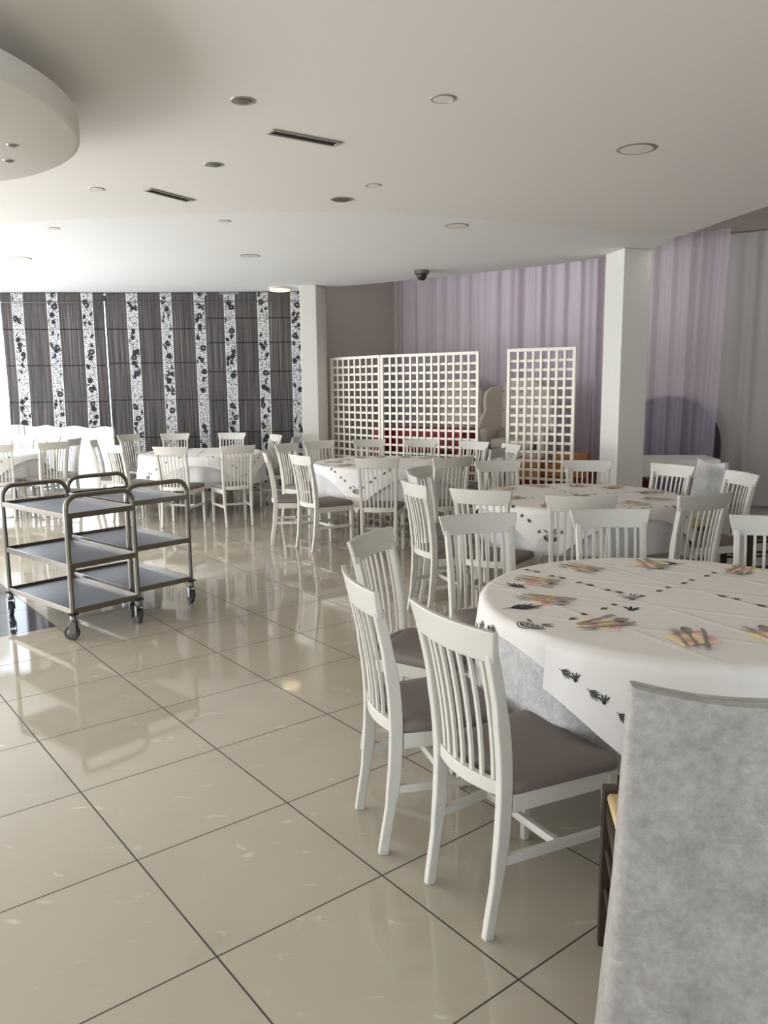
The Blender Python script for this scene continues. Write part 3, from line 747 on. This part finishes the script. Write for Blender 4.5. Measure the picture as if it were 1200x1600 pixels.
pr1 = line(AB(.60, -.09), AB(-.75, -.12), .10, .62) + line(AB(.76, -.27), AB(.62, -.66), .07, .85) + line(AB(.10, -.14), AB(.06, -.75), .085, .7) + bowl(*AB(.70, -.135), 2.3 + PI, .85) + bowl(*AB(.12, -.13), .3, .6) + sprig(*AB(.60, -.33), .2, 1.9) + sprig(*AB(-.55, -.33), 2.9, 2.2) + bowl(*AB(-.52, -.35), 2.9, .6) + sprig(*AB(.33, -.50), 2.2, 1.5) + olive(*AB(.28, .0 - .02), 1, 1.2)
overlay(CA, RA, .7665, .008, shA1, 180, 100, .010, 9, 1.0, 'white printed overcloth on the far half of the nearest table', pr1, 'white olive print overcloths')
overlay(CA, RA, .7700, .030, shA2, 180, 110, .030, 6, 2.4, 'white printed overcloth on the near half of the nearest table', pr2, 'white olive print overcloths')
# --- other tables: one square overcloth each, turned so that a corner hangs toward the aisle
def square_table(c, Rt, ang, half, label, l2, l3, seed, skirt=.40):
    table(c, Rt, label, l2, skirt, seed, 'linen')
    d = Vector((math.cos(R(ang)), math.sin(R(ang)))); e = Vector((-d.y, d.x))
    def fn(u, w_):
        p = d * half * (1 - u - w_) + e * half * (u - w_); return (p.x, p.y)
    def P(u, w_): return fn(u, w_)
    m = .07; ps = []
    for a, b in (((m, m), (1 - m, m)), ((m, m), (m, 1 - m)), ((1 - m, m), (1 - m, 1 - m)), ((m, 1 - m), (1 - m, 1 - m)), ((.5, m), (.5, 1 - m)), ((m, .5), (1 - m, .5))):
        ps += line(P(*a), P(*b), .09, .62)
    for a in ((m + .025, m + .025), (.5, .5)): ps += bowl(*P(*a), R(ang + 90), .85)
    overlay(c, Rt, .7690, .014, fn, 110, 110, .026, 6, seed * 2.1, l3, ps, 'white olive print overcloths')
CB = (1.50, 5.97); RB = .75
CC = (.045, 8.86); RC = .80
CD = (-2.40, 10.45); RD = .78
CE = (-5.45, 10.65); RE = .80
square_table(CB, RB, -118, 1.16, 'second round dining table, before the right pillar', 'white under cloth of the second table by the right pillar', 'printed overcloth of the second table with a corner hanging toward the camera', 2)
square_table(CC, RC, -112, 1.26, 'middle round dining table before the wide lattice screen', 'white under cloth of the middle table by the lattice', 'printed overcloth of the middle table with a pointed corner hanging in front', 3)
square_table(CD, RD, -128, 1.26, 'round dining table in front of the dark blinds', 'white under cloth of the table by the dark blinds', 'printed overcloth of the table in front of the dark blinds', 4, .38)
square_table(CE, RE, -60, 1.24, 'far left round dining table in the window glare', 'white under cloth of the far left table', 'printed overcloth of the far left table in the window glare', 5, .38)

# ------------------------------------------------------------------ place settings
def make_fork():
    b = MB(); t = .0025
    pts = [(-.004, -.095), (.004, -.095), (.006, -.06), (.003, .0), (.004, .035), (.011, .048), (.0115, .06), (-.0115, .06), (-.011, .048), (-.004, .035), (-.003, .0), (-.006, -.06)]
    b.poly(pts, 0, t)
    for i in range(4):
        x = -.0098 + i * .0065; b.poly([(x - .0017, .058), (x + .0017, .058), (x + .001, .098), (x - .001, .098)], .0005, t)
    return b
def make_knife():
    return MB().poly([(-.006, -.11), (.006, -.11), (.0075, -.07), (.005, -.005), (.0095, .01), (.0095, .08), (.002, .105), (-.004, .108), (-.0045, .01), (-.005, -.005), (-.0075, -.07)], 0, .003)
def make_spoon():
    b = MB(); b.poly([(-.004, -.095), (.004, -.095), (.006, -.06), (.003, 0), (.004, .05), (-.004, .05), (-.003, 0), (-.006, -.06)], 0, .0025)
    rings = [[(r_ * .019 * math.cos(a), .074 + r_ * .029 * math.sin(a), .0042 * r_ * r_ + .001) for a in [2 * PI * i / 18 for i in range(18)]] for r_ in (1, .8, .5, .2)]
    low = [[(x, y, z - .0014) for x, y, z in rg] for rg in rings]
    b.loft(list(reversed(rings)) + low[:1] + low[1:]); return b
def make_napkin():
    def fn(u, w_):
        return ((u - .5) * .145, (w_ - .5) * .12, .0012 + .0012 * math.sin(u * 5 + w_ * 3))
    return MB().grid(fn, 12, 12)
PN = make_napkin().build('napkin', 'napkin', thick=.0016); PF = make_fork().build('fork', 'cutlery', bevel=.0008); PS = make_spoon().build('spoon', 'cutlery', smooth=True); PK = make_knife().build('knife', 'cutlery', bevel=.0008)
first = {}
def place(proto_, key, x, y, z, rz, label, cat, group):
    o = proto_ if key not in first else proto_.copy()
    if key in first: COL.objects.link(o)
    first[key] = 1
    o.location = (x, y, z); o.rotation_euler = (0, 0, rz); tag(o, label, cat, group)
def setting(x, y, c, ztop, where, tname, skew=0, seed=0, only_nap=False):
    rnd = random.Random(seed * 13 + 5)
    an = math.atan2(c[1] - y, c[0] - x) - PI / 2 + R(skew)     # points to the table centre
    def loc(u, w_): return (x + u * math.cos(an) - w_ * math.sin(an), y + u * math.sin(an) + w_ * math.cos(an))
    place(PN, 'n', x, y, ztop + .0012, an + R(rnd.uniform(15, 60)), 'checked napkin ' + where, 'napkin', 'checked napkins on ' + tname)
    for pr, key, u, dr in ((PF, 'fork', -.038, 6), (PS, 'spoon', .0, 0), (PK, 'knife', .042, -5)):
        X, Y = loc(u + rnd.uniform(-.006, .006), rnd.uniform(-.012, .012))
        place(pr, key, X, Y, ztop + .0055, an + R(dr + rnd.uniform(-7, 7)), '%s %s' % (key, where), key, '%ss on %s' % (key, tname))
ZT = .7735
TN = 'the nearest table'
for i, (x, y, sk, wh) in enumerate([
  (.752, 2.675, -20, 'at the near left, by the cloth seam of the nearest table'),
  (1.007, 2.50, 8, 'closest to the camera on the nearest table'),
  (1.29, 2.52, -12, 'cut by the right edge of the photo on the nearest table'),
  (.635, 3.01, -30, 'at the left rim of the nearest table, third of the left group'),
  (.655, 3.31, -10, 'at the left rim of the nearest table, beside the olive sprig'),
  (.90, 3.55, 18, 'at the far left of the nearest table'),
  (1.246, 3.61, 20, 'at the far rim of the nearest table, centre'),
  (1.61, 3.47, 12, 'at the far right of the nearest table')]):
    setting(x, y, CA, .7675 if i > 2 else .7712, wh, TN, sk, i)
TN = 'the second table'
for i, (x, y, wh) in enumerate([(.93, 5.83, 'at the left rim of the second table'), (.99, 6.42, 'at the far left of the second table'), (1.27, 6.56, 'left of centre at the far rim of the second table'), (1.61, 6.56, 'right of centre at the far rim of the second table'), (1.88, 6.39, 'at the far right of the second table'), (2.07, 6.05, 'at the right rim of the second table'), (1.99, 5.70, 'at the near right rim of the second table, outer one'), (1.769, 5.50, 'at the near right of the second table, inner one'), (1.14, 5.45, 'at the near left of the second table')]):
    setting(x, y, CB, .7700, wh, TN, 0, 20 + i)
TN = 'the middle table'
for i, (x, y, wh) in enumerate([(-.56, 8.84, 'at the left rim of the middle table'), (-.42, 8.45, 'at the near left of the middle table'), (-.49, 9.14, 'at the far left of the middle table, outer one'), (-.29, 9.41, 'at the far left of the middle table, inner one'), (-.04, 9.50, 'before the left rear chair of the middle table'), (.28, 9.42, 'before the right rear chair of the middle table'), (.51, 9.24, 'at the far right of the middle table'), (.60, 8.62, 'at the right rim of the middle table')]):
    setting(x, y, CC, .7700, wh, TN, 0, 40 + i)
TN = 'the blinds table'
for i, (x, y, wh) in enumerate([(-1.95, 10.75, 'at the right of the table by the dark blinds'), (-2.2, 11.03, 'at the far right of the table by the dark blinds'), (-2.75, 11.0, 'at the far left of the table by the dark blinds'), (-3.05, 10.35, 'at the left of the table by the dark blinds'), (-1.95, 10.15, 'at the near right of the table by the dark blinds')]):
    setting(x, y, CD, .7700, wh, TN, 0, 60 + i)

# ------------------------------------------------------------------ steel service trolleys
def trolley(P1, P2, P3, label, castz=0):
    """P1 and P2 ends of one long side, P3 next to P2 (ground points of the posts)"""
    P1, P2, P3 = Vector(P1), Vector(P2), Vector(P3)
    ex = (P2 - P1); L = ex.length; an = math.atan2(ex.y, ex.x); W = (P3 - P2).length
    sgn = 1 if (ex.x * (P3 - P2).y - ex.y * (P3 - P2).x) > 0 else -1
    t = empty('service_trolley', (P1.x, P1.y, 0), an, label, 'trolley', 'steel service trolleys')
    r = .0165; top = .935; z0 = .165; cr = .085
    for x in (0, L):
        pts = [(x, 0, z0), (x, 0, .5), (x, 0, top - cr)]
        for i in range(1, 7): a = PI / 2 * i / 6; pts.append((x, sgn * (cr - cr * math.cos(a)), top - cr + cr * math.sin(a)))
        for i in range(0, 7): a = PI / 2 * i / 6; pts.append((x, sgn * (W - cr + cr * math.sin(a)), top - cr + cr * math.cos(a)))
        pts += [(x, sgn * W, .5), (x, sgn * W, z0)]
        MB().tube(pts, r, 14).build('end_frame', 'steel', t, smooth=True)
    for z in (.815, .490, .195):
        y0, y1 = sorted((0, sgn * W)); b = MB(); th = .010; h = .036
        s = MB().box(0, L, y0 + .0, y1, z - .012, z - .008)
        b.box(-.004, L + .004, y0 - th, y0, z - h + .012, z + .012).box(-.004, L + .004, y1, y1 + th, z - h + .012, z + .012)
        b.box(-th - .004, -.004, y0 - th, y1 + th, z - h + .012, z + .012).box(L + .004, L + th + .004, y0 - th, y1 + th, z - h + .012, z + .012)
        sh = s.build('shelf', 'steel_pan', t); b.build('shelf_rim', 'steel', sh, bevel=.002)
    for x in (0, L):
        for y in (0, sgn * W):
            rnd = random.Random(int(x * 10 + y * 7 + P1.x * 3)); a = rnd.uniform(-.6, .9)
            T = rotm((x, y, 0), a)
            c = MB().lathe([(.012, .11), (.020, .125), (.020, .155), (.014, .165)], 16, T)
            c.box(-.022, .022, -.024, -.019, .045, .125, T).box(-.022, .022, .019, .024, .045, .125, T).box(-.022, .022, -.024, .024, .118, .126, T)
            k = c.build('caster', 'zinc', t, bevel=.002)
            MB().lathe([(.026, .165), (.036, .168), (.036, .176), (.026, .180)], 20, T).build('bumper', 'black', k, smooth=True)
            TWl = T @ Matrix.Translation((-.014, 0, .05)) @ Matrix.Rotation(PI / 2, 4, 'X')
            MB().lathe([(.030, -.014), (.047, -.014), (.050, -.010), (.050, .010), (.047, .014), (.030, .014)], 28, TWl).build('wheel', 'rubber', k, smooth=True)
            MB().lathe([(.001, -.016), (.022, -.016), (.026, -.0145), (.026, .0145), (.022, .016), (.001, .016)], 18, TWl).build('hub', 'zinc', k, smooth=True)
    return t
trolley((-2.69, 5.52), (-2.01, 4.93), (-1.70, 5.29), 'nearer three-tier steel trolley at the left edge, a dark floor tile under it')
trolley((-2.42, 6.01), (-1.79, 5.44), (-1.455, 5.80), 'farther three-tier steel trolley parked close to the right of the other one')

# ------------------------------------------------------------------ covered chairs
def sleeve(w0, w1, d0, d1, z0, z1, y0, y1, n=26, rag=.012, ph=0):
    """cover loft from the bottom (0) to the top (1)"""
    rings = []
    for j in range(n + 1):
        k = j / n; z = z0 + (z1 - z0) * k; wv = (w0 + (w1 - w0) * k ** .7) / 2; dv = (d0 + (d1 - d0) * k ** .6) / 2; yc = y0 + (y1 - y0) * k
        ring = []
        base = []; q = min(.02, dv * .8)
        for (sx, sy, a0) in ((1, 1, 0), (-1, 1, PI / 2), (-1, -1, PI), (1, -1, 1.5 * PI)):
            for c in range(5):
                a = a0 + PI / 2 * c / 4; base.append((sx * (wv - q) + q * math.cos(a), sy * (dv - q) + q * math.sin(a)))
            nx, ny = ((-1, 1), (-1, -1), (1, -1), (1, 1))[int(a0 / (PI / 2) + .1)]
            p0 = base[-1]; a1 = a0 + PI / 2; p1 = (nx * (wv - q) + q * math.cos(a1), ny * (dv - q) + q * math.sin(a1))
            m_ = 22 if abs(p1[0] - p0[0]) > abs(p1[1] - p0[1]) else 4
            for c in range(1, m_): base.append((p0[0] + (p1[0] - p0[0]) * c / m_, p0[1] + (p1[1] - p0[1]) * c / m_))
        for (x, y) in base:
            a = math.atan2(y / dv, x / wv)
            rip = rag * (1 - k) * math.sin(9 * a + ph + 2 * k) + .004 * math.sin(5 * a + 7 * k)
            zz = z - (.026 * (1 - abs(x / wv) ** 2) * k ** 6)
            ring.append((x * (1 + rip), y + rip * .8 + yc, zz))
        rings.append(ring)
    # close the top with shrinking rings
    last = rings[-1]; cy = sum(p[1] for p in last) / len(last)
    for s, dz in ((.97, .006), (.6, .008), (.05, .008)):
        rings.append([(p[0] * .99, cy + (p[1] - cy) * s, p[2] + dz) for p in last])
    return MB().loft(rings, cap=False)
def covered_chair(x, y, face, label, top=.98, z0=.02, seat_mat='cream', wx=0, fy=.215, cm='velvet_lit'):
    th = R(face - 90); t = empty('covered_chair', (x, y, 0), th, label, 'chair', 'chairs under white velvet covers')
    # local: origin under the seat, faces +y
    for s in (-1, 1):
        MB().bar([(s * .195 + wx, fy, 0), (s * .195 + wx, fy, .485)], .040, .040).build('front_leg', 'wood_dark', t, bevel=.004)
        MB().bar([(s * .19, -.185, 0), (s * .19, -.185, .45), (s * .19, -.222, top - .10)], .030, .030).build('back_post', 'wood_dark', t, bevel=.004)
        for z in (.18, .30): MB().tube([(s * .195, -.18, z), (s * .193 + wx / 2, 0, z), (s * .195 + wx, fy, z)], [.009, .013, .010], 10).build('side_stretcher', 'wood_dark', t, smooth=True)
        MB().bar([(s * .20, -.18, .425), (s * .195 + wx, fy - .015, .425)], .024, .05).build('side_rail', 'wood_dark', t, bevel=.004)
    MB().tube([(-.195 + wx, fy, .24), (.195 + wx, fy, .24)], .011, 10).build('front_stretcher', 'wood_dark', t, smooth=True)
    MB().bar([(-.19 + wx, fy, .425), (.19 + wx, fy, .425)], .04, .024, side=Vector((0, 0, 1))).build('front_rail', 'wood_dark', t, bevel=.004)
    MB().poly([(-.185, -.165), (.185, -.165), (.205 + wx, fy + .01), (-.205 + wx, fy + .01)], .445, .475).build('seat', seat_mat, t, bevel=.012, seg=3)
    for z in (.58, .70, .82): MB().bar([(-.19, -.185 - (z - .45) * .08, z), (.19, -.185 - (z - .45) * .08, z)], .05, .012, side=Vector((0, 0, 1))).build('ladder_rail', 'wood_dark', t)
    sleeve(.55, .47, .16, .05, z0, top, -.205, -.235, ph=x * 5).build('cover', cm, t, smooth=True, thick=.003)
    return t
def cov_at(px, py, face, label, **kw):
    off = Vector((0, -.26)); off.rotate(Matrix.Rotation(R(face - 90), 2)); return covered_chair(px - off.x, py - off.y, face, label, **kw)
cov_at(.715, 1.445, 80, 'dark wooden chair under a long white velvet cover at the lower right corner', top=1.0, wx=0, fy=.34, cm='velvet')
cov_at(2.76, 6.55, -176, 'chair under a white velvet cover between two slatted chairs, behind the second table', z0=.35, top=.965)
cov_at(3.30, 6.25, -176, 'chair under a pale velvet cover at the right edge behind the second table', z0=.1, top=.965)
